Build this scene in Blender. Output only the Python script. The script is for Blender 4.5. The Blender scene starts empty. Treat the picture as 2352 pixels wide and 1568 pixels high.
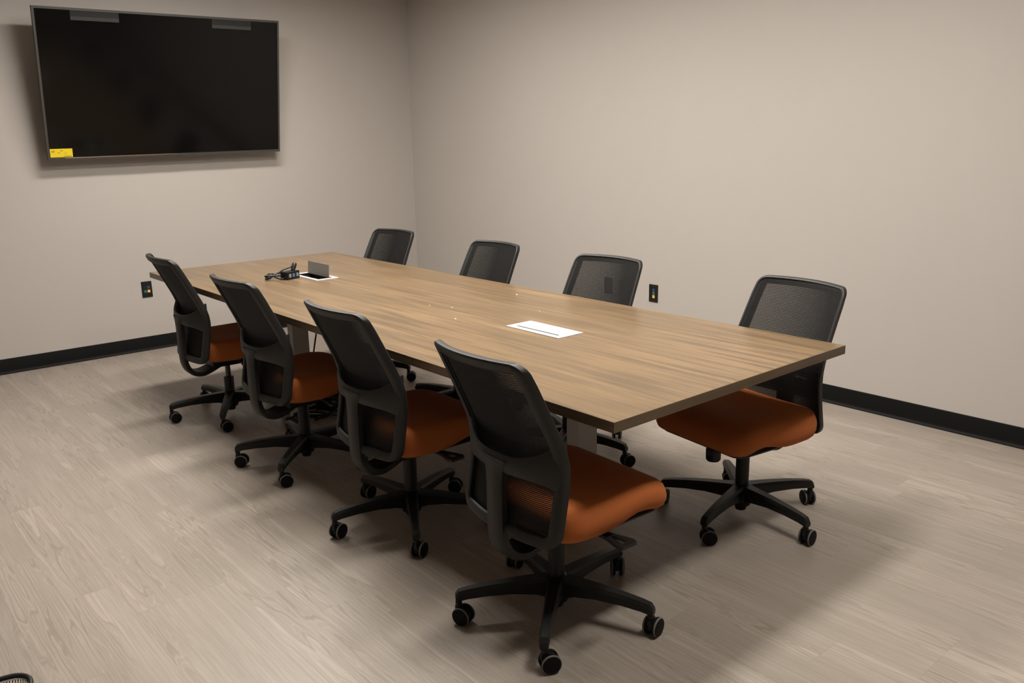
import bpy, bmesh, math, random
from mathutils import Vector, Matrix
random.seed(7)
R = math.radians
PI = math.pi
scene = bpy.context.scene
C = scene.collection

# ------------------------------------------------------------------ camera
cam_d = bpy.data.cameras.new('camera'); cam = bpy.data.objects.new('camera', cam_d); C.objects.link(cam)
cam_d.sensor_width = 36.0
cam_d.lens = 1929.93 * 36.0 / 2352.0
cam_d.clip_start = 0.02
_r = Vector((0.75806691, -0.65195096, -0.01716109))
_u = Vector((0.16703843, 0.16865642, 0.97141813))
_f = Vector((0.63042265, 0.7392665, -0.23675372))
cam.matrix_world = Matrix(((_r.x, _u.x, -_f.x, 0), (_r.y, _u.y, -_f.y, 0), (_r.z, _u.z, -_f.z, 1.4813), (0, 0, 0, 1)))
scene.camera = cam

# ------------------------------------------------------------------ world, exposure
w = bpy.data.worlds.new('world'); scene.world = w; w.use_nodes = True
w.node_tree.nodes['Background'].inputs[0].default_value = (0.5, 0.48, 0.45, 1)
w.node_tree.nodes['Background'].inputs[1].default_value = 0.05
scene.view_settings.view_transform = 'Standard'
scene.view_settings.look = 'None'
scene.view_settings.gamma = 1
scene.view_settings.use_curve_mapping = False
scene.view_settings.exposure = 1.47
LIGHT = 26.5                      # strength of the ceiling diffusers
LIGHT_COL = (1.0, 0.95, 0.87)
LIGHT_POS = [(2.14, 0.76), (2.14, 2.12), (2.14, 3.39), (2.14, 4.66)]

# room measures (metres)
X0, X1, Y0, Y1, ZC = -2.2, 4.275, -2.4, 6.316, 2.74

# ------------------------------------------------------------------ node helpers
def mat(name, col=(0.5, 0.5, 0.5), rough=0.5, metal=0.0, spec=0.5):
    m = bpy.data.materials.new(name); m.use_nodes = True
    b = m.node_tree.nodes['Principled BSDF']
    b.inputs['Base Color'].default_value = (*col, 1)
    b.inputs['Roughness'].default_value = rough
    b.inputs['Metallic'].default_value = metal
    b.inputs['Specular IOR Level'].default_value = spec
    return m
class NT:
    def __init__(s, m):
        s.t = m.node_tree; s.b = s.t.nodes['Principled BSDF']
    def n(s, typ, **kw):
        nd = s.t.nodes.new(typ)
        for k, v in kw.items(): setattr(nd, k, v)
        return nd
    def l(s, a, b): s.t.links.new(a, b)
    def mapping(s, src, scale):
        mp = s.n('ShaderNodeMapping'); mp.inputs['Scale'].default_value = scale
        s.l(src, mp.inputs['Vector']); return mp.outputs['Vector']
    def noise(s, vec, scale, detail=3, rough=0.5, dist=0.0):
        nd = s.n('ShaderNodeTexNoise'); s.l(vec, nd.inputs['Vector'])
        nd.inputs['Scale'].default_value = scale; nd.inputs['Detail'].default_value = detail
        nd.inputs['Roughness'].default_value = rough; nd.inputs['Distortion'].default_value = dist
        return nd.outputs['Fac']
    def math(s, op, a, b=None, c=None):
        nd = s.n('ShaderNodeMath', operation=op)
        for i, v in enumerate((a, b, c)):
            if v is None: continue
            if isinstance(v, (int, float)): nd.inputs[i].default_value = v
            else: s.l(v, nd.inputs[i])
        return nd.outputs[0]
    def ramp(s, fac, stops):
        nd = s.n('ShaderNodeValToRGB'); s.l(fac, nd.inputs['Fac'])
        e = nd.color_ramp.elements
        while len(e) < len(stops): e.new(0.5)
        for i, (p, c) in enumerate(stops): e[i].position = p; e[i].color = (*c, 1) if len(c) == 3 else c
        return nd.outputs['Color']
    def mix(s, fac, a, b, typ='MIX'):
        nd = s.n('ShaderNodeMix', data_type='RGBA', blend_type=typ)
        for i, v in ((0, fac), (6, a), (7, b)):
            if isinstance(v, (int, float)): nd.inputs[i].default_value = v
            elif isinstance(v, tuple): nd.inputs[i].default_value = (*v, 1)
            else: s.l(v, nd.inputs[i])
        return nd.outputs[2]
    def bump(s, h, strength, dist=0.002):
        nd = s.n('ShaderNodeBump'); nd.inputs['Strength'].default_value = strength
        nd.inputs['Distance'].default_value = dist
        s.l(h, nd.inputs['Height']); s.l(nd.outputs['Normal'], s.b.inputs['Normal'])

def mat_wall():
    m = mat('wall_paint', (0.60, 0.52, 0.44), 0.62, spec=0.3); t = NT(m)
    tc = t.n('ShaderNodeTexCoord').outputs['Object']
    a = t.noise(tc, 1.3, 2)
    t.l(t.mix(a, (0.405, 0.372, 0.343), (0.422, 0.388, 0.357)), t.b.inputs['Base Color'])
    t.bump(t.noise(tc, 420, 2), 0.12, 0.001)
    return m
def mat_plank():
    m = mat('floor_plank', (0.372, 0.315, 0.300), 0.42, spec=0.4); t = NT(m)
    tc = t.n('ShaderNodeTexCoord').outputs['Object']
    oi = t.n('ShaderNodeObjectInfo')
    sc = t.n('ShaderNodeVectorMath', operation='ADD')
    cb = t.n('ShaderNodeCombineXYZ')
    t.l(t.math('MULTIPLY', oi.outputs['Random'], 37.0), cb.inputs[0])
    t.l(t.math('MULTIPLY', oi.outputs['Random'], 91.0), cb.inputs[1])
    t.l(t.math('MULTIPLY', oi.outputs['Random'], 53.0), cb.inputs[2])
    t.l(tc, sc.inputs[0]); t.l(cb.outputs[0], sc.inputs[1]); v = sc.outputs[0]
    wob = t.noise(t.mapping(v, (26, 4.6, 1)), 1.0, 2, 0.5)
    big = t.noise(t.mapping(v, (12.0, 0.6, 1)), 1.0, 2, 0.45, 0.2)        # flowing grain field
    fld = t.math('MULTIPLY_ADD', wob, 0.11, big)
    ln1 = t.math('MULTIPLY_ADD', t.math('SINE', t.math('MULTIPLY', fld, 95.0)), 0.5, 0.5)
    ln2 = t.math('MULTIPLY_ADD', t.math('SINE', t.math('MULTIPLY', fld, 260.0)), 0.5, 0.5)
    fib = t.noise(t.mapping(v, (210, 2.6, 1)), 1.0, 3, 0.6)
    mott = t.noise(t.mapping(v, (7, 1.2, 1)), 1.0, 3, 0.5)
    mask = t.noise(t.mapping(v, (5, 0.8, 1)), 1.0, 1, 0.5)                 # where the figure shows, elsewhere straight grain
    mk = t.ramp(mask, [(0.42, (0.22, 0.22, 0.22)), (0.56, (1, 1, 1))])
    col = t.mix(t.ramp(mott, [(0.35, (0, 0, 0)), (0.68, (1, 1, 1))]), (0.325, 0.277, 0.238), (0.385, 0.330, 0.287))
    dk = t.math('MULTIPLY', t.ramp(ln1, [(0.0, (0.85, 0.85, 0.85)), (0.34, (0, 0, 0))]), mk)
    col = t.mix(dk, col, (0.262, 0.220, 0.180))
    lt = t.math('MULTIPLY', t.ramp(ln2, [(0.70, (0, 0, 0)), (1.0, (0.38, 0.38, 0.38))]), mk)
    col = t.mix(lt, col, (0.46, 0.40, 0.35))
    isl = t.math('MULTIPLY', t.ramp(fld, [(0.635, (0, 0, 0)), (0.66, (0.55, 0.55, 0.55)), (0.70, (0.55, 0.55, 0.55)), (0.74, (0, 0, 0))]), mk)
    col = t.mix(isl, col, (0.47, 0.405, 0.352))
    col = t.mix(t.ramp(fib, [(0.38, (0.42, 0.42, 0.42)), (0.55, (0, 0, 0))]), col, (0.268, 0.226, 0.188))
    col = t.mix(t.ramp(fib, [(0.60, (0, 0, 0)), (0.74, (0.40, 0.40, 0.40))]), col, (0.47, 0.405, 0.352))
    tint = t.math('MULTIPLY_ADD', oi.outputs['Random'], 0.05, 0.85)
    tn = t.n('ShaderNodeCombineColor')
    for i in range(3): t.l(tint, tn.inputs[i])
    col = t.mix(1.0, col, tn.outputs[0], 'MULTIPLY')
    t.l(col, t.b.inputs['Base Color'])
    t.bump(fib, 0.10, 0.001)
    return m
def mat_table(name, axis, k=1.0):
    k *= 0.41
    m = mat(name, (0.45, 0.3, 0.18), 0.30, spec=0.45); t = NT(m)
    tc = t.n('ShaderNodeTexCoord').outputs['Object']
    def S(a, b): return {'y': (a, b, a), 'x': (b, a, a)}[axis]
    big = t.noise(t.mapping(tc, S(11, 0.8)), 1.0, 3, 0.55, 0.3)
    ln = t.math('SINE', t.math('MULTIPLY', big, 45.0))
    fib = t.noise(t.mapping(tc, S(150, 2.2)), 1.0, 3, 0.6)
    mid = t.noise(t.mapping(tc, S(42, 1.6)), 1.0, 3, 0.6)
    K = lambda c: tuple(x * k for x in c)
    col = t.mix(t.ramp(big, [(0.36, (0, 0, 0)), (0.64, (1, 1, 1))]), K((0.36, 0.238, 0.130)), K((0.56, 0.365, 0.200)))
    col = t.mix(t.math('MULTIPLY_ADD', ln, 0.14, 0.14), col, K((0.37, 0.235, 0.125)))
    col = t.mix(t.ramp(mid, [(0.40, (1, 1, 1)), (0.58, (0, 0, 0))]), col, K((0.27, 0.185, 0.108)))
    col = t.mix(t.ramp(fib, [(0.35, (0.35, 0.35, 0.35)), (0.6, (0, 0, 0))]), col, K((0.30, 0.19, 0.10)))
    t.l(col, t.b.inputs['Base Color'])
    t.bump(fib, 0.05, 0.0006)
    return m
def mat_fabric():
    m = mat('orange_fabric', (0.38, 0.115, 0.028), 0.9, spec=0.15); t = NT(m)
    tc = t.n('ShaderNodeTexCoord').outputs['Object']
    a = t.noise(tc, 700, 2)
    t.l(t.mix(a, (0.37, 0.104, 0.028), (0.44, 0.130, 0.036)), t.b.inputs['Base Color'])
    t.b.inputs['Sheen Weight'].default_value = 0.03
    t.bump(a, 0.25, 0.001)
    return m
def mat_plastic(name, col, rough, sc=900, st=0.12, spec=0.5):
    m = mat(name, col, rough, spec=spec); t = NT(m)
    tc = t.n('ShaderNodeTexCoord').outputs['Object']
    a = t.noise(tc, sc, 2)
    k = 1.12
    t.l(t.mix(a, tuple(c / k for c in col), tuple(c * k for c in col)), t.b.inputs['Base Color'])
    t.bump(a, st, 0.0006)
    return m
def mat_emit(name, col, s):
    m = mat(name, (0.8, 0.8, 0.8), 0.5); b = m.node_tree.nodes['Principled BSDF']
    b.inputs['Emission Color'].default_value = (*col, 1); b.inputs['Emission Strength'].default_value = s
    return m

M = dict(
    wall=mat_wall(), plank=mat_plank(),
    ceil=mat_plastic('ceiling_white', (0.72, 0.70, 0.66), 0.8, 60, 0.2),
    base=mat_plastic('black_vinyl', (0.005, 0.0047, 0.0045), 0.55, 90, 0.05, 0.12),
    under=mat_plastic('underlay', (0.12, 0.105, 0.09), 0.8),
    table=mat_table('table_laminate', 'y'), edge_y=mat_table('edge_laminate_shaded', 'y', 0.72), edge_x=mat_table('edge_laminate_end_shaded', 'x', 0.72),  # edge copies darkened: shade of the upright faces is put into their colour
    alu=mat_plastic('silver_paint', (0.42, 0.40, 0.37), 0.42, 600, 0.05),
    dark=mat_plastic('dark_steel', (0.02, 0.02, 0.02), 0.45),
    white=mat_plastic('white_enamel', (0.50, 0.50, 0.49), 0.45, 500, 0.03, 0.3),
    lid=mat_plastic('brushed_lid', (0.17, 0.162, 0.15), 0.35, 300, 0.03),
    black=mat_plastic('black_plastic', (0.0075, 0.0072, 0.007), 0.45, spec=0.35),
    frame=mat_plastic('charcoal_plastic', (0.0145, 0.0139, 0.0134), 0.50, spec=0.38),
    star=mat_plastic('black_nylon', (0.0075, 0.0072, 0.007), 0.45, spec=0.35),
    mesh=mat_plastic('black_netting', (0.008, 0.0075, 0.0075), 0.65, 900, 0.0, 0.25),
    tread=mat_plastic('grey_tread', (0.14, 0.135, 0.125), 0.6),
    wheel=mat_plastic('wheel_black', (0.0045, 0.0043, 0.0042), 0.55, spec=0.15),
    fabric=mat_fabric(),
    gas=mat('polished_rod', (0.05, 0.048, 0.046), 0.30, 0.8),
    screen=mat('black_screen', (0.003, 0.0027, 0.0028), 0.12, spec=0.22),
    bezel=mat('bezel_metal', (0.085, 0.083, 0.08), 0.36, 0.6),
    chrome=mat('chrome_strip', (0.62, 0.61, 0.60), 0.10, 1.0),
    film=mat_plastic('grey_film', (0.020, 0.0192, 0.019), 0.6, 80, 0.1, 0.15),
    film2=mat_plastic('grey_film_fold', (0.040, 0.039, 0.039), 0.6, 80, 0.1, 0.15),
    yellow=mat_plastic('yellow_sticker', (0.72, 0.55, 0.012), 0.5, 200, 0.02),
    ink=mat('sticker_ink', (0.30, 0.21, 0.01), 0.6),
    blue=mat('jack_blue', (0.03, 0.05, 0.12), 0.5), bluep=mat('port_blue', (0.06, 0.14, 0.27), 0.45),
    green=mat('jack_green', (0.02, 0.14, 0.10), 0.5), orange=mat('jack_amber', (0.75, 0.42, 0.10), 0.5),
    port=mat('port_metal', (0.30, 0.29, 0.28), 0.4, 0.4),
    cable=mat_plastic('cable_black', (0.010, 0.010, 0.010), 0.5),
    wire=mat('wire_black', (0.010, 0.010, 0.012), 0.45),
    scrap=mat_plastic('paper_white', (0.85, 0.83, 0.78), 0.7),
    lamp=mat_emit('lamp_diffuser', LIGHT_COL, LIGHT),
)

# ------------------------------------------------------------------ geometry helpers
def bx(bm, x0, x1, y0, y1, z0, z1, T=None):
    vs = [bm.verts.new(Vector(c) if T is None else T @ Vector(c)) for c in
          ((x0, y0, z0), (x1, y0, z0), (x1, y1, z0), (x0, y1, z0), (x0, y0, z1), (x1, y0, z1), (x1, y1, z1), (x0, y1, z1))]
    for f in ((3, 2, 1, 0), (4, 5, 6, 7), (0, 1, 5, 4), (1, 2, 6, 5), (2, 3, 7, 6), (3, 0, 4, 7)):
        bm.faces.new([vs[i] for i in f])
def lathe(bm, prof, n=24, T=None, cap=True):
    """prof: list of (radius, z) turned about z"""
    rings = []
    for r, z in prof:
        ring = []
        for i in range(n):
            a = 2 * PI * i / n; v = Vector((r * math.cos(a), r * math.sin(a), z))
            ring.append(bm.verts.new(v if T is None else T @ v))
        rings.append(ring)
    for a, b in zip(rings, rings[1:]):
        for i in range(n): bm.faces.new((a[i], a[(i + 1) % n], b[(i + 1) % n], b[i]))
    if cap:
        bm.faces.new(rings[0][::-1]); bm.faces.new(rings[-1])
def loft(bm, rings, closed_u=True, closed_v=False, cap=True):
    vr = [[bm.verts.new(Vector(p)) for p in r] for r in rings]
    n = len(vr[0])
    pairs = list(zip(vr, vr[1:])) + ([(vr[-1], vr[0])] if closed_v else [])
    for a, b in pairs:
        for i in range(n if closed_u else n - 1):
            bm.faces.new((a[i], a[(i + 1) % n], b[(i + 1) % n], b[i]))
    if cap and not closed_v and closed_u:
        bm.faces.new(vr[0][::-1]); bm.faces.new(vr[-1])
def tube(bm, pts, r, n=8, closed=False):
    P = [Vector(p) for p in pts]; rings = []; k = len(P)
    up = Vector((0.13, 0.21, 0.97)).normalized()
    for i in range(k):
        a = P[(i - 1) % k] if (closed or i > 0) else P[i]
        b = P[(i + 1) % k] if (closed or i < k - 1) else P[i]
        t = (b - a).normalized(); s = t.cross(up)
        if s.length < 1e-4: s = t.cross(Vector((1, 0, 0)))
        s.normalize(); q = s.cross(t)
        rr = r[i] if isinstance(r, (list, tuple)) else r
        rings.append([P[i] + (s * math.cos(2 * PI * j / n) + q * math.sin(2 * PI * j / n)) * rr for j in range(n)])
    loft(bm, rings, True, closed)
def smooth_path(pts, n=8):
    P = [Vector(p) for p in pts]; out = []
    for i in range(len(P) - 1):
        p0 = P[max(i - 1, 0)]; p1 = P[i]; p2 = P[i + 1]; p3 = P[min(i + 2, len(P) - 1)]
        for k in range(n):
            t = k / n
            out.append(0.5 * ((2 * p1) + (p2 - p0) * t + (2 * p0 - 5 * p1 + 4 * p2 - p3) * t * t + (3 * p1 - p0 - 3 * p2 + p3) * t ** 3))
    out.append(P[-1]); return out
def to_mesh(name, bm, m, smooth=None, bevel=None):
    if bevel:
        es = [e for e in bm.edges if len(e.link_faces) == 2 and e.calc_face_angle(0) > 0.6]
        bmesh.ops.bevel(bm, geom=es, offset=bevel, segments=2, profile=0.6, affect='EDGES')
    bmesh.ops.recalc_face_normals(bm, faces=bm.faces[:])
    me = bpy.data.meshes.new(name)
    if smooth is not None:
        for f in bm.faces: f.smooth = True
        for e in bm.edges:
            if len(e.link_faces) == 2 and e.calc_face_angle(0) > R(smooth): e.smooth = False
    bm.to_mesh(me); bm.free()
    me.materials.append(m)
    return me
def put(name, me, parent=None, loc=(0, 0, 0), rot=(0, 0, 0)):
    o = bpy.data.objects.new(name, me); C.objects.link(o)
    o.location = loc; o.rotation_euler = rot
    if parent is not None: o.parent = parent
    return o
def obj(name, bm, m, parent=None, smooth=None, bevel=None, loc=(0, 0, 0), rot=(0, 0, 0)):
    return put(name, to_mesh(name, bm, m, smooth, bevel), parent, loc, rot)
def tag(o, label, cat, group=None):
    o['label'] = label; o['category'] = cat
    if group: o['group'] = group
    return o
def thing(name, label, cat, loc=(0, 0, 0), rotz=0.0, group=None):
    o = bpy.data.objects.new(name, None); C.objects.link(o)
    o.empty_display_size = 0.1
    o.location = loc; o.rotation_euler = (0, 0, rotz)
    return tag(o, label, cat, group)
def struct(o):
    o['kind'] = 'structure'; return o
B = bmesh.new

# ------------------------------------------------------------------ room shell
T = 0.12
def slab(name, m, *a):
    bm = B(); bx(bm, *a); return struct(obj(name, bm, m))
fl = slab('floor', M['under'], X0, X1, Y0, Y1, -0.12, -0.005); fl['label'] = 'greige wood-look plank floor'
slab('ceiling', M['ceil'], X0 - T, X1 + T, Y0 - T, Y1 + T, ZC, ZC + 0.1)
slab('wall_back', M['wall'], X0 - T, X1 + T, Y1, Y1 + T, -0.12, ZC)
slab('wall_right', M['wall'], X1, X1 + T, Y0, Y1, -0.12, ZC)
slab('wall_left', M['wall'], X0 - T, X0, Y0, Y1, -0.12, ZC)
slab('wall_front', M['wall'], X0 - T, X1 + T, Y0 - T, Y0, -0.12, ZC)

# floor planks: one board an object, end joints staggered from row to row
PW, PL = 0.1524, 0.9144
pm = {}
def plank_mesh(wd, ln):
    k = (round(wd, 3), round(ln, 3))
    if k not in pm:
        bm = B(); g = 0.00012
        bx(bm, -wd / 2 + g, wd / 2 - g, -ln / 2 + g, ln / 2 - g, -0.005, 0)
        pm[k] = to_mesh('plank', bm, M['plank'], None, 0.00025)
    return pm[k]
rest = B()
row = 0; x = 0.646 - PW * 19
while x < X1 - 0.01:
    xa, xb = max(x, X0), min(x + PW, X1)
    if xb - xa > 0.01:
        off = [2.661, 2.35, 3.18, 2.90, 2.53][row % 5] + (0.13 if row % 2 else 0)
        y = off - PL * math.ceil((off - Y0) / PL)
        while y < Y1 - 0.01:
            ya, yb = max(y, Y0), min(y + PL, Y1)
            if yb - ya > 0.01 and (xb < -0.15 or yb < 0.3):
                bx(rest, xa + 0.0003, xb - 0.0003, ya + 0.0003, yb - 0.0003, -0.005, 0)
            elif yb - ya > 0.01:
                put('plank', plank_mesh(xb - xa, yb - ya), fl, ((xa + xb) / 2, (ya + yb) / 2, 0))
            y += PL
    x += PW; row += 1
ro = obj('plank_field', rest, M['plank'], fl); ro['kind'] = 'stuff'

# cove baseboards
def cove(name, p0, p1, inward):
    bm = B(); p0 = Vector(p0); p1 = Vector(p1); n = Vector(inward)
    prof = [(0, 0.0), (0.016, 0.0), (0.0165, 0.0015), (0.013, 0.004), (0.008, 0.008), (0.005, 0.014), (0.0035, 0.022), (0.003, 0.098), (0.002, 0.1005), (0, 0.1015)]
    rings = [[p + n * d + Vector((0, 0, z)) for d, z in prof] for p in (p0, p1)]
    loft(bm, rings)
    struct(obj(name, bm, M['base'], None, 50))
cove('baseboard_back', (X0, Y1, 0), (X1, Y1, 0), (0, -1, 0))
cove('baseboard_right', (X1, Y0, 0), (X1, Y1 - 0.017, 0), (-1, 0, 0))
cove('baseboard_left', (X0, Y0, 0), (X0, Y1 - 0.017, 0), (1, 0, 0))
cove('baseboard_front', (X0 + 0.017, Y0, 0), (X1 - 0.017, Y0, 0), (0, 1, 0))

# ------------------------------------------------------------------ ceiling lights
for i, (lx, ly) in enumerate(LIGHT_POS):
    t = thing('ceiling_light', ['flat white ceiling light panel over the table end farthest from the television',
              'flat white ceiling light panel over the table, third from the television wall', 'flat white ceiling light panel over the table, second from the television wall', 'flat white ceiling light panel over the table end under the television'][i],
              'ceiling light', (lx, ly, ZC), 0, 'ceiling light panels')
    bm = B(); a, b = (0.40 if i == 0 else 0.60), 0.15
    for q in ((-a, a, -b, -b + 0.02), (-a, a, b - 0.02, b), (-a, -a + 0.02, -b + 0.02, b - 0.02), (a - 0.02, a, -b + 0.02, b - 0.02)):
        bx(bm, *q, -0.018, 0)
    obj('frame', bm, M['white'], t)
    bm = B(); bx(bm, -a + 0.02, a - 0.02, -b + 0.02, b - 0.02, -0.010, -0.006)
    obj('diffuser', bm, M['lamp'], t)

# ------------------------------------------------------------------ conference table
TX0, TX1, TY0, TY1, TH = 1.580, 2.7935, 1.4395, 5.1565, 0.737
TT = 0.031
table = thing('conference_table', 'long rectangular conference table with medium brown wood-grain top', 'table', ((TX0 + TX1) / 2, (TY0 + TY1) / 2, 0))
TCX, TCY = table.location.x, table.location.y
def tl(x, y, z): return (x - TCX, y - TCY, z)
BOX1 = (2.133, 2.267, 2.232, 2.537)      # closed white power lid
BOX2 = (2.133, 2.267, 4.132, 4.440)      # open one
e = 0.002
def grid_slab(bm, xs, ys, z0, z1, holes):
    V = {}
    def v(i, j, k):
        if (i, j, k) not in V: V[i, j, k] = bm.verts.new((xs[i], ys[j], (z0, z1)[k]))
        return V[i, j, k]
    nx, ny = len(xs) - 1, len(ys) - 1
    solid = lambda i, j: 0 <= i < nx and 0 <= j < ny and (i, j) not in holes
    for i in range(nx):
        for j in range(ny):
            if not solid(i, j): continue
            bm.faces.new((v(i, j, 1), v(i + 1, j, 1), v(i + 1, j + 1, 1), v(i, j + 1, 1)))
            bm.faces.new((v(i, j, 0), v(i, j + 1, 0), v(i + 1, j + 1, 0), v(i + 1, j, 0)))
            if not solid(i - 1, j): bm.faces.new((v(i, j, 0), v(i, j, 1), v(i, j + 1, 1), v(i, j + 1, 0)))
            if not solid(i + 1, j): bm.faces.new((v(i + 1, j, 0), v(i + 1, j + 1, 0), v(i + 1, j + 1, 1), v(i + 1, j, 1)))
            if not solid(i, j - 1): bm.faces.new((v(i, j, 0), v(i + 1, j, 0), v(i + 1, j, 1), v(i, j, 1)))
            if not solid(i, j + 1): bm.faces.new((v(i, j + 1, 0), v(i, j + 1, 1), v(i + 1, j + 1, 1), v(i + 1, j + 1, 0)))
bm = B()
ins = 0.012
xs = [TX0 + e - TCX, BOX1[0] + ins - TCX, BOX1[1] - ins - TCX, TX1 - e - TCX]
ys = [TY0 + e - TCY, BOX1[2] + ins - TCY, BOX1[3] - ins - TCY, BOX2[2] + ins - TCY, BOX2[3] - ins - TCY, TY1 - e - TCY]
grid_slab(bm, xs, ys, TH - TT, TH, {(1, 1), (1, 3)})
obj('tabletop', bm, M['table'], table)
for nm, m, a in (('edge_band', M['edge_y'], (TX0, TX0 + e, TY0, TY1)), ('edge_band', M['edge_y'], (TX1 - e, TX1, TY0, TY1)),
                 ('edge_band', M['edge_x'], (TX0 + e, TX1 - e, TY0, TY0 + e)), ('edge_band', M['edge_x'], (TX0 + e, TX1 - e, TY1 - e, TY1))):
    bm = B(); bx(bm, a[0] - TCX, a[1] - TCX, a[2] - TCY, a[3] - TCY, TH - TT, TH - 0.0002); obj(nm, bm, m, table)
for ly in (2.165, 4.53):                  # two T-shaped legs: rectangular column, dark foot and top bracket
    bm = B(); bx(bm, -0.05, 0.05, -0.032, 0.032, 0.045, TH - TT - 0.028); obj('leg_column', bm, M['alu'], table, None, 0.003, loc=tl(2.193, ly, 0))
    bm = B(); bx(bm, -0.11, 0.11, -0.035, 0.035, 0.0, 0.045); obj('leg_foot', bm, M['dark'], table, None, 0.004, loc=tl(2.193, ly, 0))
    bm = B(); bx(bm, -0.42, 0.42, -0.03, 0.03, TH - TT - 0.028, TH - TT); obj('leg_bracket', bm, M['dark'], table, None, 0.003, loc=tl(2.193, ly, 0))
bm = B(); bx(bm, -0.03, 0.03, 2.22 - TCY, 4.47 - TCY, TH - TT - 0.06, TH - TT - 0.02); obj('under_beam', bm, M['dark'], table, loc=(2.193 - TCX, 0, 0))

# ------------------------------------------------------------------ power boxes let into the top
def power_box(b, label, opened):
    cx, cy = (b[0] + b[1]) / 2, (b[2] + b[3]) / 2; hx, hy = (b[1] - b[0]) / 2, (b[3] - b[2]) / 2
    t = thing('table_power_box', label, 'power box', (cx, cy, TH), 0, 'power boxes let into the table')
    bm = B(); r = 0.022 if opened else 0.014; rl = r if opened else 0.028
    qs = [(-hx, -hx + rl, -hy, hy), (hx - r, hx, -hy, hy), (-hx + rl, hx - r, -hy, -hy + r), (-hx + rl, hx - r, hy - r, hy)]
    if not opened: qs += [(-hx + rl, -hx + 0.0380, -hy + r, -hy + 0.030), (-hx + rl, -hx + 0.0380, hy - 0.030, hy - r)]
    for q in qs: bx(bm, *q, 0.0, 0.003)
    obj('frame', bm, M['white'], t, None, 0.0004)
    bm = B(); k = 0.013                       # sunk tray
    bx(bm, -hx + k, hx - k, -hy + k, hy - k, -0.075, -0.072)
    for q in ((-hx + k, -hx + k + 0.002, -hy + k, hy - k), (hx - k - 0.002, hx - k, -hy + k, hy - k), (-hx + k, hx - k, -hy + k, -hy + k + 0.002), (-hx + k, hx - k, hy - k - 0.002, hy - k)):
        bx(bm, *q, -0.072, -0.001)
    obj('tray', bm, M['dark'], t)
    if opened:
        bm = B(); bx(bm, -0.034, 0.034, -0.085, 0.085, -0.072, -0.045); md = obj('socket_module', bm, M['black'], t, None, 0.003)
        for yy in (-0.055, 0.0, 0.055):
            bm = B(); bx(bm, -0.018, 0.018, yy - 0.018, yy + 0.018, -0.046, -0.042); obj('socket_face', bm, M['dark'], md, None, 0.001)
        bm = B(); bx(bm, -0.002, 0.002, -hy + 0.040, hy - 0.024, 0.0, 0.070)
        obj('lid', bm, M['lid'], t, None, 0.001, loc=(hx - 0.036, 0, 0.0015), rot=(0, R(4), 0))
    else:
        bm = B(); bx(bm, -hx + 0.0380, hx - r, -hy + r, hy - r, -0.002, 0.003); obj('lid', bm, M['white'], t, None, 0.0004)
        bm = B(); bx(bm, -hx + rl, -hx + 0.0380, -hy + 0.030, hy - 0.030, -0.006, 0.0026); obj('brush_slot', bm, M['cable'], t)
    return t
power_box(BOX1, 'closed white power box lid with a dark slot, set flush in the tabletop', False)
power_box(BOX2, 'open power box with raised grey lid and white rim in the tabletop', True)

# ------------------------------------------------------------------ adapter with cables lying beside the open box
ad = thing('cable_adapter', 'small black adapter block with blue and white ports and a tangled cable', 'adapter', (2.068, 4.300, TH + 0.0005), math.atan2(0.034, 0.088))
bm = B(); bx(bm, -0.047, 0.047, -0.018, 0.034, 0, 0.042); obj('body', bm, M['black'], ad, None, 0.003)
for px, m in ((-0.028, 'port'), (0.0, 'bluep'), (0.030, 'port')):
    bm = B(); bx(bm, px - 0.008, px + 0.008, -0.020, -0.017, 0.012, 0.031); obj('port', bm, M[m], ad, None, 0.0008)
bm = B(); bx(bm, -0.047, -0.0465, -0.010, 0.022, 0.010, 0.030); obj('side_port', bm, M['tread'], ad)
pts = [(-0.03, 0.034, 0.02)]
for k in range(26):
    a = 2.2 + k * 0.52; rr = 0.046 + 0.012 * math.sin(k * 1.7)
    pts.append((-0.055 + rr * math.cos(a) * 1.1, 0.060 + rr * math.sin(a) * 0.9, 0.006 + 0.022 * (0.5 + 0.5 * math.sin(k * 0.9))))
bm = B(); tube(bm, smooth_path(pts, 5), 0.0048, 8); obj('cable', bm, M['cable'], ad, 60)
pts = [(-0.05, 0.05, 0.030), (-0.025, 0.030, 0.052), (0.010, 0.018, 0.060), (0.036, 0.012, 0.072)]
bm = B(); tube(bm, smooth_path(pts, 6), 0.0045, 8); obj('cable', bm, M['cable'], ad, 60)
bm = B(); lathe(bm, [(0.006, -0.03), (0.011, -0.026), (0.013, -0.004), (0.013, 0.014), (0.010, 0.018)], 14, Matrix.Translation((0.036, 0.008, 0.066)) @ Matrix.Rotation(R(28), 4, 'Y'))
obj('plug', bm, M['black'], ad, 40)

# specks of paper on the tabletop
for i, (sx, sy) in enumerate(((2.165, 3.115), (2.21, 3.005), (2.075, 2.80), (2.43, 2.66), (2.62, 3.03))):
    bm = B(); s = 0.0026 + 0.0009 * (i % 3)
    vs = [bm.verts.new(p) for p in ((-s, -s * .6, 0), (s, -s * .4, 0), (s * .7, s * .7, 0), (-s * .5, s * .8, 0), (-s * .8, -s * .5, .002), (s, -s * .3, .0012), (s * .6, s * .6, .0028), (-s * .4, s * .7, .001))]
    for f in ((3, 2, 1, 0), (4, 5, 6, 7), (0, 1, 5, 4), (1, 2, 6, 5), (2, 3, 7, 6), (3, 0, 4, 7)): bm.faces.new([vs[k] for k in f])
    tag(obj('paper_scrap', bm, M['scrap'], None, loc=(sx, sy, TH + 0.0002), rot=(0, 0, i * 1.3)), 'tiny white paper scrap lying on the bare tabletop', 'paper scrap', 'paper scraps on the table')

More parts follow.
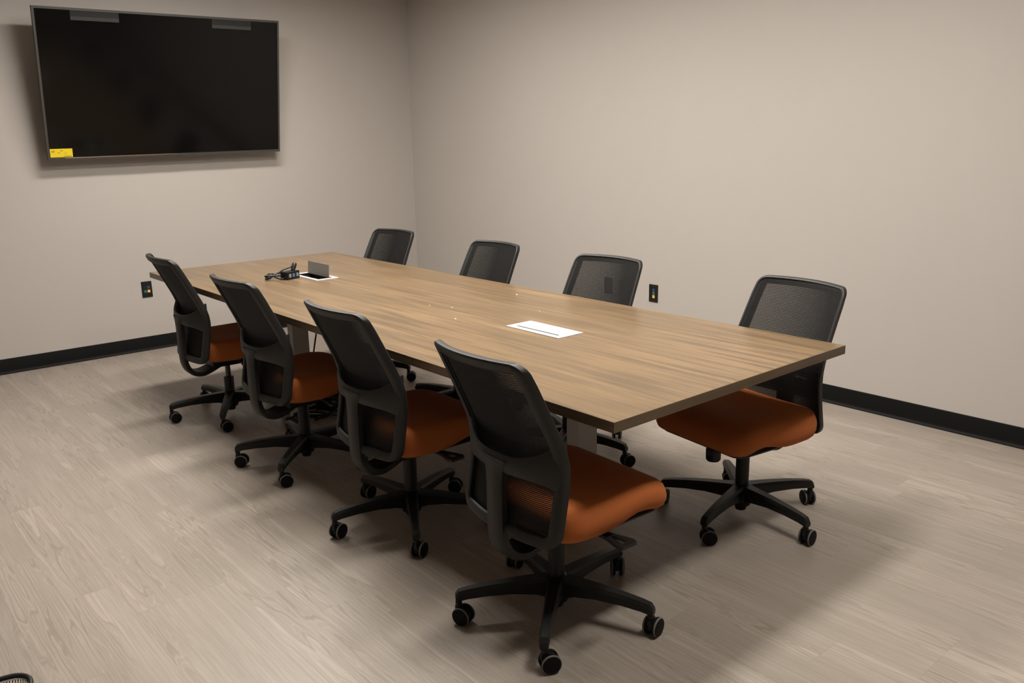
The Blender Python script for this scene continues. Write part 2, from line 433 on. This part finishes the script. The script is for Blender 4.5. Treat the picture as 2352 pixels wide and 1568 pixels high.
# ------------------------------------------------------------------ task chair (shared meshes, chair faces +x)
PROF = [(0.355, -0.176), (0.40, -0.170), (0.50, -0.152), (0.58, -0.145), (0.65, -0.158), (0.757, -0.203), (0.865, -0.252), (0.93, -0.283)]
def prof(z):
    if z <= PROF[0][0]: return PROF[0][1]
    for i, ((a, xa), (b, xb)) in enumerate(zip(PROF, PROF[1:])):
        if z <= b:
            t = (z - a) / (b - a)
            m0 = (PROF[i + 1][1] - PROF[max(i - 1, 0)][1]) / (PROF[i + 1][0] - PROF[max(i - 1, 0)][0])
            j = min(i + 2, len(PROF) - 1)
            m1 = (PROF[j][1] - PROF[i][1]) / (PROF[j][0] - PROF[i][0]); h = b - a
            return (2*t**3-3*t*t+1)*xa + (t**3-2*t*t+t)*h*m0 + (-2*t**3+3*t*t)*xb + (t**3-t*t)*h*m1
    return PROF[-1][1]
def hw(z):                                   # half width of the back
    if z > 0.62: return 0.222 - 0.014 * min(1, (z - 0.62) / 0.29)
    return 0.222
def sx_(s, z): return prof(z) - (0.040 + 0.014 * min(1.0, max(0.0, (z - 0.62) / 0.25))) * max(0.0, 1 - (s / 0.22) ** 2)
ZB, ZT = 0.356, 0.914
def outline(inset, rt=0.038, rb=0.05, n=9, zb=ZB, zt=ZT):
    pts = []
    rt = max(rt - inset, 0.008); rb = max(rb - inset, 0.008); z0 = zb + inset; z1 = zt - inset
    def W(z): return hw(z) - inset
    def arc(cs, cz, r, a0):
        for k in range(n): a = a0 + PI / 2 * k / (n - 1); pts.append((cs + r * math.cos(a), cz + r * math.sin(a)))
    arc(W(z1) - rt, z1 - rt, rt, 0)
    for k in range(1, 12): pts.append(((W(z1) - rt) * (1 - 2 * k / 12), z1))
    arc(-W(z1) + rt, z1 - rt, rt, PI / 2)
    for k in range(1, 16): zz = z1 - rt - (z1 - rt - z0 - rb) * k / 16; pts.append((-W(zz), zz))
    arc(-W(z0) + rb, z0 + rb, rb, PI)
    for k in range(1, 12): pts.append(((W(z0) - rb) * (-1 + 2 * k / 12), z0))
    arc(W(z0) - rb, z0 + rb, rb, 3 * PI / 2)
    for k in range(1, 16): zz = z0 + rb + (z1 - rt - z0 - rb) * k / 16; pts.append((W(zz), zz))
    return pts
def crown(s, z):                              # top rail bows up a little in the middle of its length
    return z + (0.003 * (1 - (s / 0.21) ** 2)) * max(0.0, (z - 0.80) / 0.114)
ME = {}
def build_chair_meshes():
    # perimeter frame of the back
    sec = [(0.000, 0.004), (0.003, 0.008), (0.008, 0.008), (0.011, 0.002), (0.030, -0.002), (0.034, -0.006), (0.033, -0.014), (0.026, -0.019), (0.008, -0.019), (0.002, -0.014)]
    rings = []
    for ins, d in sec:
        k = ins
        rings.append([(sx_(s, z) + d, s, crown(s, z)) for s, z in outline(k)])
    bm = B(); loft(bm, rings, True, True); ME['back_frame'] = to_mesh('back_frame', bm, M['frame'], 40)
    # netting: woven threads as real strands
    bm = B()
    zs = 0.374
    def strand(P, a, b):                     # P list of (point, across, normal)
        loft(bm, [[p + q * a + n * b, p + q * a - n * b, p - q * a - n * b, p - q * a + n * b] for p, q, n in P], True, False, False)
    def sp(s, z): return Vector((sx_(s, z) + 0.0005, s, crown(s, z)))
    z = zs
    while z < 0.900:
        L = hw(z) - 0.010; P = []
        zc = min(max(z, ZB + 0.02), ZT - 0.014)
        for k in range(15):
            s = -L + 2 * L * k / 14; P.append((sp(s, zc), Vector((0, 0, 1)), Vector((1, 0, 0))))
        strand(P, 0.00135, 0.0004); z += 0.0054
    nv = 190
    for k in range(nv):
        f = -1 + 2 * (k + 0.5) / nv; P = []
        for j in range(17):
            zz = 0.374 + (0.900 - 0.374) * j / 16; s = f * (hw(zz) - 0.010)
            sl = 0.08 * s / 0.0484
            nn = Vector((1, -sl, 0)).normalized(); P.append((sp(s, zz), Vector((nn.y * -1, nn.x, 0)).normalized(), nn))
        strand(P, 0.00058, 0.00042)
    ME['mesh_panel'] = to_mesh('mesh_panel', bm, M['mesh'])
    # lumbar cross band bowing out behind the netting
    rings = []
    for k in range(25):
        f = -1 + 2 * k / 24; s = f * 0.219; a = abs(f)
        zt = 0.606 + 0.075 * a ** 3.2; zb = 0.552 - 0.035 * a ** 5
        zm = (zt + zb) / 2
        xs0 = prof(zm) - 0.014
        xr = xs0 - 0.078 * (1 - a ** 2.4)
        th = 0.011
        rings.append([(xr + th, s, zt - .004), (xr + th * .4, s, zt), (xr, s, zt - .008), (xr - .002, s, zm), (xr, s, zb + .008), (xr + th * .4, s, zb), (xr + th, s, zb + .004)])
    bm = B(); loft(bm, rings); ME['lumbar_band'] = to_mesh('lumbar_band', bm, M['frame'], 50)
    # spine: comes down from the band and turns forward under the seat
    path = smooth_path([(-0.230, 0, 0.590), (-0.231, 0, 0.50), (-0.231, 0, 0.40), (-0.226, 0, 0.330), (-0.200, 0, 0.283), (-0.150, 0, 0.268), (-0.095, 0, 0.284), (-0.05, 0, 0.305)], 5)
    rings = []; n = len(path)
    for i, p in enumerate(path):
        a = path[max(i - 1, 0)]; b = path[min(i + 1, n - 1)]; t = (b - a).normalized(); q = Vector((-t.z, 0, t.x)); q = q if q.x < 0 or abs(q.x) < 1e-6 else q
        q = Vector((t.z, 0, -t.x))           # points to the rear on the upright run
        u = i / (n - 1)
        wd = 0.036 + 0.026 * max(0, 1 - u / 0.12) ** 2 + 0.016 * min(1, max(0, (u - 0.45) / 0.25))
        th = 0.013
        c = 0.008
        rings.append([p + q * (dq * th) + Vector((0, ds, 0)) for ds, dq in ((-wd, -1), (wd, -1), (wd, .45), (wd - c, 1), (-wd + c, 1), (-wd, .45))])
    bm = B(); loft(bm, rings); ME['spine'] = to_mesh('spine', bm, M['frame'], 45)
    # seat cushion
    def out(inset, n=12):
        x0, x1, h = -0.178, 0.285, 0.238; rf, rr = 0.075, 0.085; pts = []
        x0 += inset; x1 -= inset; h -= inset; rf = max(rf - inset, .02); rr = max(rr - inset, .02)
        for cx, cy, r, a0 in ((x1 - rf, h - rf, rf, 0), (x0 + rr, h - rr, rr, PI / 2), (x0 + rr, -h + rr, rr, PI), (x1 - rf, -h + rf, rf, 1.5 * PI)):
            arcp = [(cx + r * math.cos(a0 + PI / 2 * k / (n - 1)), cy + r * math.sin(a0 + PI / 2 * k / (n - 1))) for k in range(n)]
            if pts:
                l = pts[-1]; f0 = arcp[0]
                for k in range(1, 8): pts.append((l[0] + (f0[0] - l[0]) * k / 8, l[1] + (f0[1] - l[1]) * k / 8))
            pts += arcp
        l = pts[-1]; f0 = pts[0]
        for k in range(1, 8): pts.append((l[0] + (f0[0] - l[0]) * k / 8, l[1] + (f0[1] - l[1]) * k / 8))
        return pts
    def ztop(x, y):
        z = 0.470 - 0.012 * math.exp(-((x + 0.02) / 0.13) ** 2) * math.exp(-(y / 0.16) ** 2)
        if x > 0.13: z -= 1.25 * (x - 0.13) ** 2
        if x < -0.10: z += 0.6 * (x + 0.10) ** 2
        return z
    def zbot(x):
        z = 0.362 + 0.020 * math.exp(-((x - 0.14) / 0.075) ** 2) - 0.006 * math.exp(-(x / 0.09) ** 2)
        if x > 0.21: z -= 0.0
        return z
    rings = []
    for ins, f in ((0.11, 0.0), (0.045, 0.0), (0.020, 0.02), (0.007, 0.14), (0.001, 0.32), (0.0, 0.48), (0.003, 0.66), (0.011, 0.84), (0.026, 0.955), (0.050, 1.0), (0.09, 1.0), (0.13, 1.0), (0.17, 1.0), (0.200, 1.0)):
        rings.append([(x, y, zbot(x) * (1 - f) + ztop(x, y) * f) for x, y in out(ins)])
    bm = B(); loft(bm, rings); ME['seat_cushion'] = to_mesh('seat_cushion', bm, M['fabric'], 80)
    rings = [[(x, y, zz) for x, y in out(ins)] for ins, zz in ((0.06, 0.352), (0.035, 0.354), (0.030, 0.362), (0.04, 0.372))]
    bm = B(); loft(bm, rings); ME['seat_pan'] = to_mesh('seat_pan', bm, M['black'], 40)
    # tilt mechanism under the seat with lever and tension knob
    bm = B(); bx(bm, -0.10, 0.11, -0.075, 0.075, 0.298, 0.355); ME['tilt_mechanism'] = to_mesh('tilt_mechanism', bm, M['black'], None, 0.012)
    bm = B()
    rings = []
    for y, xa, xb, zz in ((-0.07, 0.002, 0.022, 0.338), (-0.19, 0.000, 0.024, 0.342), (-0.225, -0.004, 0.032, 0.344), (-0.285, -0.020, 0.048, 0.346), (-0.300, -0.018, 0.046, 0.346)):
        rings.append([(xa, y, zz - .005), (xb, y, zz - .005), (xb, y, zz + .005), (xa, y, zz + .005)])
    # paddle with an opening: two prongs joined by an end bar
    loft(bm, rings[:3])
    for side in (0, 1):
        r3 = []
        for (y, xa, xb, zz) in ((-0.225, -0.004, 0.032, 0.344), (-0.25, -0.011, 0.039, 0.345), (-0.285, -0.020, 0.048, 0.346)):
            m_ = (xa + xb) / 2; g = {-.225: 0.0, -.25: 0.009, -.285: 0.011}[y]
            lo, hi = (xa, m_ - g) if side == 0 else (m_ + g, xb)
            r3.append([(lo, y, zz - .005), (hi, y, zz - .005), (hi, y, zz + .005), (lo, y, zz + .005)])
        loft(bm, r3)
    loft(bm, [[(xa, y, zz - .005), (xb, y, zz - .005), (xb, y, zz + .005), (xa, y, zz + .005)] for y, xa, xb, zz in ((-0.285, -0.020, 0.048, 0.346), (-0.302, -0.014, 0.042, 0.346))])
    ME['lever'] = to_mesh('lever', bm, M['black'], 40)
    bm = B(); lathe(bm, [(0.012, 0.355), (0.013, 0.322), (0.026, 0.320), (0.029, 0.314), (0.028, 0.276), (0.024, 0.270)], 20, Matrix.Translation((0.165, 0, 0))); ME['tension_knob'] = to_mesh('tension_knob', bm, M['black'], 40)
    # gas column
    bm = B(); lathe(bm, [(0.020, 0.028), (0.022, 0.032), (0.022, 0.05), (0.026, 0.052), (0.0265, 0.290), (0.025, 0.297), (0.018, 0.298)], 22); ME['gas_column'] = to_mesh('gas_column', bm, M['star'], 35)
    bm = B(); lathe(bm, [(0.020, 0.028), (0.022, 0.032), (0.022, 0.05), (0.026, 0.052), (0.0265, 0.215), (0.025, 0.219), (0.018, 0.220)], 22); ME['gas_column_low'] = to_mesh('gas_column', bm, M['star'], 35)
    bm = B(); lathe(bm, [(0.0140, 0.219), (0.0140, 0.302)], 16); ME['gas_rod'] = to_mesh('gas_rod', bm, M['gas'], 35)
    # five-star base: hub and one arm
    bm = B(); lathe(bm, [(0.036, 0.050), (0.040, 0.060), (0.041, 0.118), (0.036, 0.132), (0.0268, 0.138)], 30); ME['base_hub'] = to_mesh('base_hub', bm, M['star'], 35)
    bm = B(); rings = []
    for r, zb, zt, wd in ((0.030, 0.068, 0.134, 0.026), (0.07, 0.080, 0.133, 0.0235), (0.14, 0.088, 0.130, 0.021), (0.22, 0.088, 0.124, 0.0185), (0.285, 0.083, 0.116, 0.0165), (0.312, 0.078, 0.110, 0.016), (0.322, 0.076, 0.098, 0.0135)):
        c = 0.006
        rings.append([(r, -wd * .8, zb), (r, wd * .8, zb), (r, wd, zt - c * 1.8), (r, wd - c, zt), (r, -wd + c, zt), (r, -wd, zt - c * 1.8)])
    loft(bm, rings); ME['base_arm'] = to_mesh('base_arm', bm, M['star'], 30)
    # caster: body between two wheels, axle along local y
    bm = B()
    lathe(bm, [(0.0075, 0.040), (0.0075, 0.084)], 12)
    lathe(bm, [(0.010, 0.064), (0.011, 0.068), (0.010, 0.074)], 14)
    rings = []
    for y in (-0.0065, 0.0065):
        rings.append([(0.016 + 0.0225 * math.cos(a) if 0 else 0.016 + 0.024 * math.cos(a), y, 0.030 + 0.027 * math.sin(a)) for a in [R(-15 + k * 210 / 14) for k in range(15)]])
    loft(bm, rings); bx(bm, -0.010, 0.012, -0.0065, 0.0065, 0.038, 0.060)
    ME['caster_body'] = to_mesh('caster_body', bm, M['star'], 35)
    Ty = Matrix.Translation((0.016, 0, 0.030)) @ Matrix.Rotation(-PI / 2, 4, 'X')
    for sgn in (-1, 1):
        F = Ty @ Matrix.Diagonal((1, 1, sgn, 1))
        bm = B(); lathe(bm, [(0.010, 0.0068), (0.0285, 0.0075), (0.0298, 0.0090), (0.0298, 0.0158), (0.0280, 0.0162), (0.0280, 0.0208), (0.0268, 0.0230), (0.018, 0.0240), (0.004, 0.0246)], 26, F)
        ME['wheel%d' % sgn] = to_mesh('wheel', bm, M['wheel'], 40)
        bm = B(); lathe(bm, [(0.0278, 0.0160), (0.0300, 0.0162), (0.0300, 0.0190), (0.0296, 0.0208), (0.0278, 0.0214)], 30, F, False)
        ME['tread%d' % sgn] = to_mesh('tread', bm, M['tread'], 50)
build_chair_meshes()

def task_chair(x, y, face, base_deg, axles, label, low=False):
    """face: heading of the seat in degrees; base_deg: heading of the first arm; axles: world heading of each caster's axle"""
    t = thing('task_chair', label, 'chair', (x, y, 0), 0, 'mesh-back task chairs around the conference table')
    fr = (0, 0, R(face))
    s = put('seat_cushion', ME['seat_cushion'], t, rot=fr); s['label'] = 'orange fabric seat cushion'
    put('seat_pan', ME['seat_pan'], t, rot=fr)
    bk = put('back_frame', ME['back_frame'], t, rot=fr)
    mp = put('mesh_panel', ME['mesh_panel'], bk); mp['kind'] = 'stuff'
    put('lumbar_band', ME['lumbar_band'], bk)
    put('spine', ME['spine'], t, rot=fr)
    tm = put('tilt_mechanism', ME['tilt_mechanism'], t, rot=fr)
    put('lever', ME['lever'], tm); put('tension_knob', ME['tension_knob'], tm)
    gc = put('gas_column', ME['gas_column_low' if low else 'gas_column'], t); put('gas_rod', ME['gas_rod'], gc)
    hub = put('base_hub', ME['base_hub'], t, rot=(0, 0, R(base_deg)))
    for k in range(5):
        put('base_arm', ME['base_arm'], hub, rot=(0, 0, R(72 * k)))
        a = R(base_deg + 72 * k)
        c = put('caster', ME['caster_body'], t, (0.312 * math.cos(a), 0.312 * math.sin(a), 0), (0, 0, R(axles[k] + 90)))
        for sg in (-1, 1):
            put('wheel', ME['wheel%d' % sg], c); put('tread', ME['tread%d' % sg], c)
    return t
far = 'farthest from the television'
# arms at base_deg, +72, +144, +216, +288
task_chair(1.661, 1.751, -2.5, 4, (-45, -70, -160, -115, -80), 'orange and black task chair on the open-floor side, fourth from the television wall')
task_chair(1.692, 2.615, 0.0, 23, (-138, -76, -72, -66, -60), 'orange and black task chair on the open-floor side, third from the television wall')
task_chair(1.690, 3.500, 1.5, 7, (-50, -96, -130, -106, -40), 'orange and black task chair on the open-floor side, second from the television wall')
task_chair(1.715, 4.440, -2.5, 24, (-60, -20, -96, -98, -30), 'orange and black task chair on the open-floor side, first from the television wall', True)
task_chair(2.690, 1.770, 172, 46, (-140, -60, -130, -88, -32), 'orange and black task chair on the wall side, fourth from the television wall')
task_chair(2.665, 2.725, 181.5, 66, (-40, -80, -110, -108, -50), 'orange and black task chair on the wall side, beside the three black wall plates')
task_chair(2.665, 3.590, 178.5, 30, (-30, -80, -95, -50, -110), 'orange and black task chair on the wall side, second from the television wall')
task_chair(2.645, 4.560, 183.5, 12, (-20, -70, -90, -100, -125), 'orange and black task chair on the wall side, nearest the room corner by the television')

# ------------------------------------------------------------------ television on its tilting mount
TW, THH = 1.612, 0.940
tv = thing('television', 'large black flat television tilted down on the wall', 'television', (2.157, 6.192, 1.3925))
tv.rotation_euler = (R(10.7), R(-0.75), 0)      # x right, z up, -y faces the room
bm = B(); bx(bm, -TW / 2, TW / 2, 0.0, 0.018, 0, THH); obj('panel_back', bm, M['black'], tv, None, 0.004)
bm = B(); bx(bm, -TW * 0.36, TW * 0.36, 0.018, 0.042, 0.08, 0.60); obj('electronics_housing', bm, M['black'], tv, None, 0.006)
bm = B()
bw = 0.013
for q in ((-TW / 2, TW / 2, THH - bw, THH), (-TW / 2, -TW / 2 + bw, 0.0, THH - bw), (TW / 2 - bw, TW / 2, 0.0, THH - bw), (-TW / 2 + bw, TW / 2 - bw, 0.0, 0.017)):
    bx(bm, q[0], q[1], -0.010, 0.002, q[2], q[3])
bz = obj('bezel', bm, M['bezel'], tv, None, 0.002)
bm = B(); bx(bm, -TW / 2 + 0.1, 0.02, -0.0125, -0.0095, 0.012, 0.0165); obj('chrome_strip', bm, M['chrome'], bz, None, 0.001)
bm = B(); bx(bm, 0.006, 0.034, -0.0120, -0.0095, 0.003, 0.011); obj('badge', bm, M['chrome'], bz, None, 0.001)
bm = B(); bx(bm, -TW / 2 + bw, TW / 2 - bw, -0.004, 0.0, 0.017, THH - bw); obj('screen', bm, M['screen'], tv)
for xa, xb, h in ((0.215, 0.505, 0.064), (1.118, 1.400, 0.066)):
    bm = B(); bx(bm, -TW / 2 + xa, -TW / 2 + xb, -0.0062, -0.0046, THH - bw - h + 0.006, THH - bw); fs = obj('film_strip', bm, M['film'], tv); fs['label'] = 'grey protective film strip'
    bm = B(); bx(bm, -TW / 2 + xa, -TW / 2 + xb, -0.0072, -0.0062, THH - bw - h + 0.006, THH - bw - h + 0.028); obj('film_fold', bm, M['film2'], fs)
bm = B(); bx(bm, -TW / 2 + 0.016, -TW / 2 + 0.150, -0.0058, -0.0046, 0.019, 0.074); st = obj('energy_sticker', bm, M['yellow'], tv); st['label'] = 'yellow sticker with small print'
for xa, xb, za, zb in ((.008, .030, .041, .044), (.008, .026, .036, .039), (.010, .024, .031, .034), (.060, .076, .041, .046), (.046, .056, .025, .031), (.085, .100, .024, .027), (.080, .128, .006, .009), (.084, .126, .002, .0045)):
    bm = B(); bx(bm, -TW / 2 + 0.016 + xa, -TW / 2 + 0.016 + xb, -0.0063, -0.0058, 0.019 + za, 0.019 + zb); obj('print_mark', bm, M['ink'], st)
mt = thing('wall_mount', 'black tilting wall mount bracket behind the television', 'bracket', (2.157, Y1, 1.75))
bm = B(); bx(bm, -0.32, 0.32, -0.018, 0.0, -0.13, 0.13); obj('wall_plate', bm, M['dark'], mt, None, 0.003)
for s in (-0.22, 0.22):
    bm = B(); tube(bm, [(s, -0.016, -0.09), (s, -0.090, -0.10)], 0.012, 8); tube(bm, [(s, -0.016, 0.10), (s, -0.128, 0.10)], 0.012, 8); obj('arm', bm, M['dark'], mt)

# ------------------------------------------------------------------ wall plates
def plate(name, label, loc, rz, jacks, cat):
    t = thing(name, label, cat, loc, rz, 'black wall plates at socket height')     # local -y faces the room
    bm = B(); bx(bm, -0.036, 0.036, -0.006, 0.0, -0.0575, 0.0575); obj('cover_plate', bm, M['black'], t, None, 0.003)
    for jx, jz, m in jacks:
        bm = B(); bx(bm, jx - 0.009, jx + 0.009, -0.0078, -0.0055, jz - 0.0095, jz + 0.0095); j = obj('jack', bm, M[m], t, None, 0.001)
        bm = B(); bx(bm, jx - 0.005, jx + 0.005, -0.0082, -0.0076, jz - 0.004, jz + 0.003); obj('jack_opening', bm, M['dark'] if m == 'black' else M[m], j)
    for z in (-0.048, 0.048):
        bm = B(); lathe(bm, [(0.003, 0.0), (0.003, 0.0012), (0.002, 0.0016)], 10, Matrix.Translation((0, -0.006, z)) @ Matrix.Rotation(PI / 2, 4, 'X')); obj('screw', bm, M['dark'], t)
    return t
plate('data_outlet', 'black wall plate with blue, green and amber jacks below the television', (1.903, Y1, 0.449), 0,
      ((-0.012, 0.014, 'black'), (0.012, 0.014, 'blue'), (-0.012, -0.014, 'green'), (0.012, -0.014, 'orange')), 'outlet')
plate('data_outlet', 'black wall plate with a column of blue, green and amber jacks on the long wall', (X1, 3.557, 0.458), -PI / 2,
      ((0.004, 0.022, 'blue'), (0.004, 0.0, 'green'), (0.004, -0.022, 'orange')), 'outlet')
def socket(label, loc, rz):
    t = thing('power_outlet', label, 'outlet', loc, rz, 'black wall plates at socket height')
    bm = B(); bx(bm, -0.036, 0.036, -0.006, 0.0, -0.0575, 0.0575); obj('cover_plate', bm, M['black'], t, None, 0.003)
    for z in (-0.020, 0.020):
        bm = B(); bx(bm, -0.016, 0.016, -0.0078, -0.0055, z - 0.014, z + 0.014); f = obj('receptacle', bm, M['dark'], t, None, 0.003)
        for xx in (-0.006, 0.006):
            bm = B(); bx(bm, xx - 0.001, xx + 0.001, -0.0082, -0.0075, z - 0.002, z + 0.006); obj('slot', bm, M['cable'], f)
socket('plain black wall socket seen through a chair back, nearer the room corner', (X1, 3.962, 0.460), -PI / 2)
socket('plain black wall socket seen through a chair back, nearer the plate with coloured jacks', (X1, 3.822, 0.460), -PI / 2)

# ------------------------------------------------------------------ cables under the table
cb = thing('cable_bundle', 'black power brick with loose coils of cable on the floor under the table', 'cable', (2.06, 4.10, 0))
for k in range(4):
    pts = []; ph = k * 1.4; rx = 0.13 + 0.02 * k; ry = 0.09 + 0.015 * (k % 2)
    for j in range(15):
        a = ph + j * 0.47
        pts.append((0.03 * math.sin(k * 2.1) + rx * math.cos(a), -0.02 * k + ry * math.sin(a), 0.006 + 0.03 * (0.5 + 0.5 * math.sin(j * 1.1 + k * 2)) * (1 + 0.6 * (k % 2))))
    bm = B(); tube(bm, smooth_path(pts, 4), 0.0055, 8); obj('cable', bm, M['cable'], cb, 60)
bm = B(); tube(bm, smooth_path([(0.17, 0.18, 0.66), (0.155, 0.22, 0.45), (0.14, 0.27, 0.25), (0.10, 0.20, 0.06), (0.05, 0.10, 0.01), (0.0, 0.02, 0.008)], 6), 0.005, 8); obj('cable', bm, M['cable'], cb, 60)
bm = B(); bx(bm, -0.030, 0.015, -0.010, 0.010, 0.012, 0.026, Matrix.Translation((-0.03, -0.085, 0)) @ Matrix.Rotation(R(-50), 4, 'Z')); obj('white_plug', bm, M['white'], cb, None, 0.003)
Tb = Matrix.Translation((0.105, 0.03, 0)) @ Matrix.Rotation(R(20), 4, 'Z')
bm = B(); bx(bm, -0.04, 0.04, -0.075, 0.075, 0.0, 0.075, Tb); obj('power_brick', bm, M['black'], cb, None, 0.006)

# ------------------------------------------------------------------ wire-mesh waste basket by the open floor
bk = thing('waste_basket', 'black wire-mesh waste basket standing on the open floor', 'basket', (0.092, 1.967, 0), R(-12))
def rrect(hx, hy, r, z, n=6):
    pts = []
    for cx, cy, a0 in ((hx - r, hy - r, 0), (-hx + r, hy - r, PI / 2), (-hx + r, -hy + r, PI), (hx - r, -hy + r, 1.5 * PI)):
        for k in range(n): a = a0 + PI / 2 * k / (n - 1); pts.append(Vector((cx + r * math.cos(a), cy + r * math.sin(a), z)))
    return pts
HX, HY, HZ = 0.145, 0.10, 0.30
def ring_at(z):
    f = 0.80 + 0.20 * z / HZ; return rrect(HX * f, HY * f, 0.045 * f, z)
bm = B(); tube(bm, ring_at(HZ), 0.0058, 10, True); obj('rim', bm, M['wire'], bk, 60)
bm = B(); bx(bm, -HX * .72, HX * .72, -HY * .72, HY * .72, 0.0, 0.003); tube(bm, ring_at(0.005), 0.0045, 8, True); obj('bottom', bm, M['wire'], bk)
bm = B()
def resample(P, n):
    L = [0]
    for i in range(len(P)): L.append(L[-1] + (P[(i + 1) % len(P)] - P[i]).length)
    out = []
    for k in range(n):
        d = L[-1] * k / n; i = max(j for j in range(len(P)) if L[j] <= d)
        out.append(P[i].lerp(P[(i + 1) % len(P)], (d - L[i]) / max(1e-9, L[i + 1] - L[i])))
    return out
N = 150
lo, hi = resample(ring_at(0.005), N), resample(ring_at(HZ), N)
for s in (9, -9):
    for k in range(N):
        pts = [lo[k].lerp(hi[k], 0)]
        pts = [lo[(k + round(s * j / 9)) % N].lerp(hi[(k + round(s * j / 9)) % N], j / 9) for j in range(10)]
        tube(bm, pts, 0.0008, 3)
nt = obj('wire_netting', bm, M['wire'], bk); nt['kind'] = 'stuff'
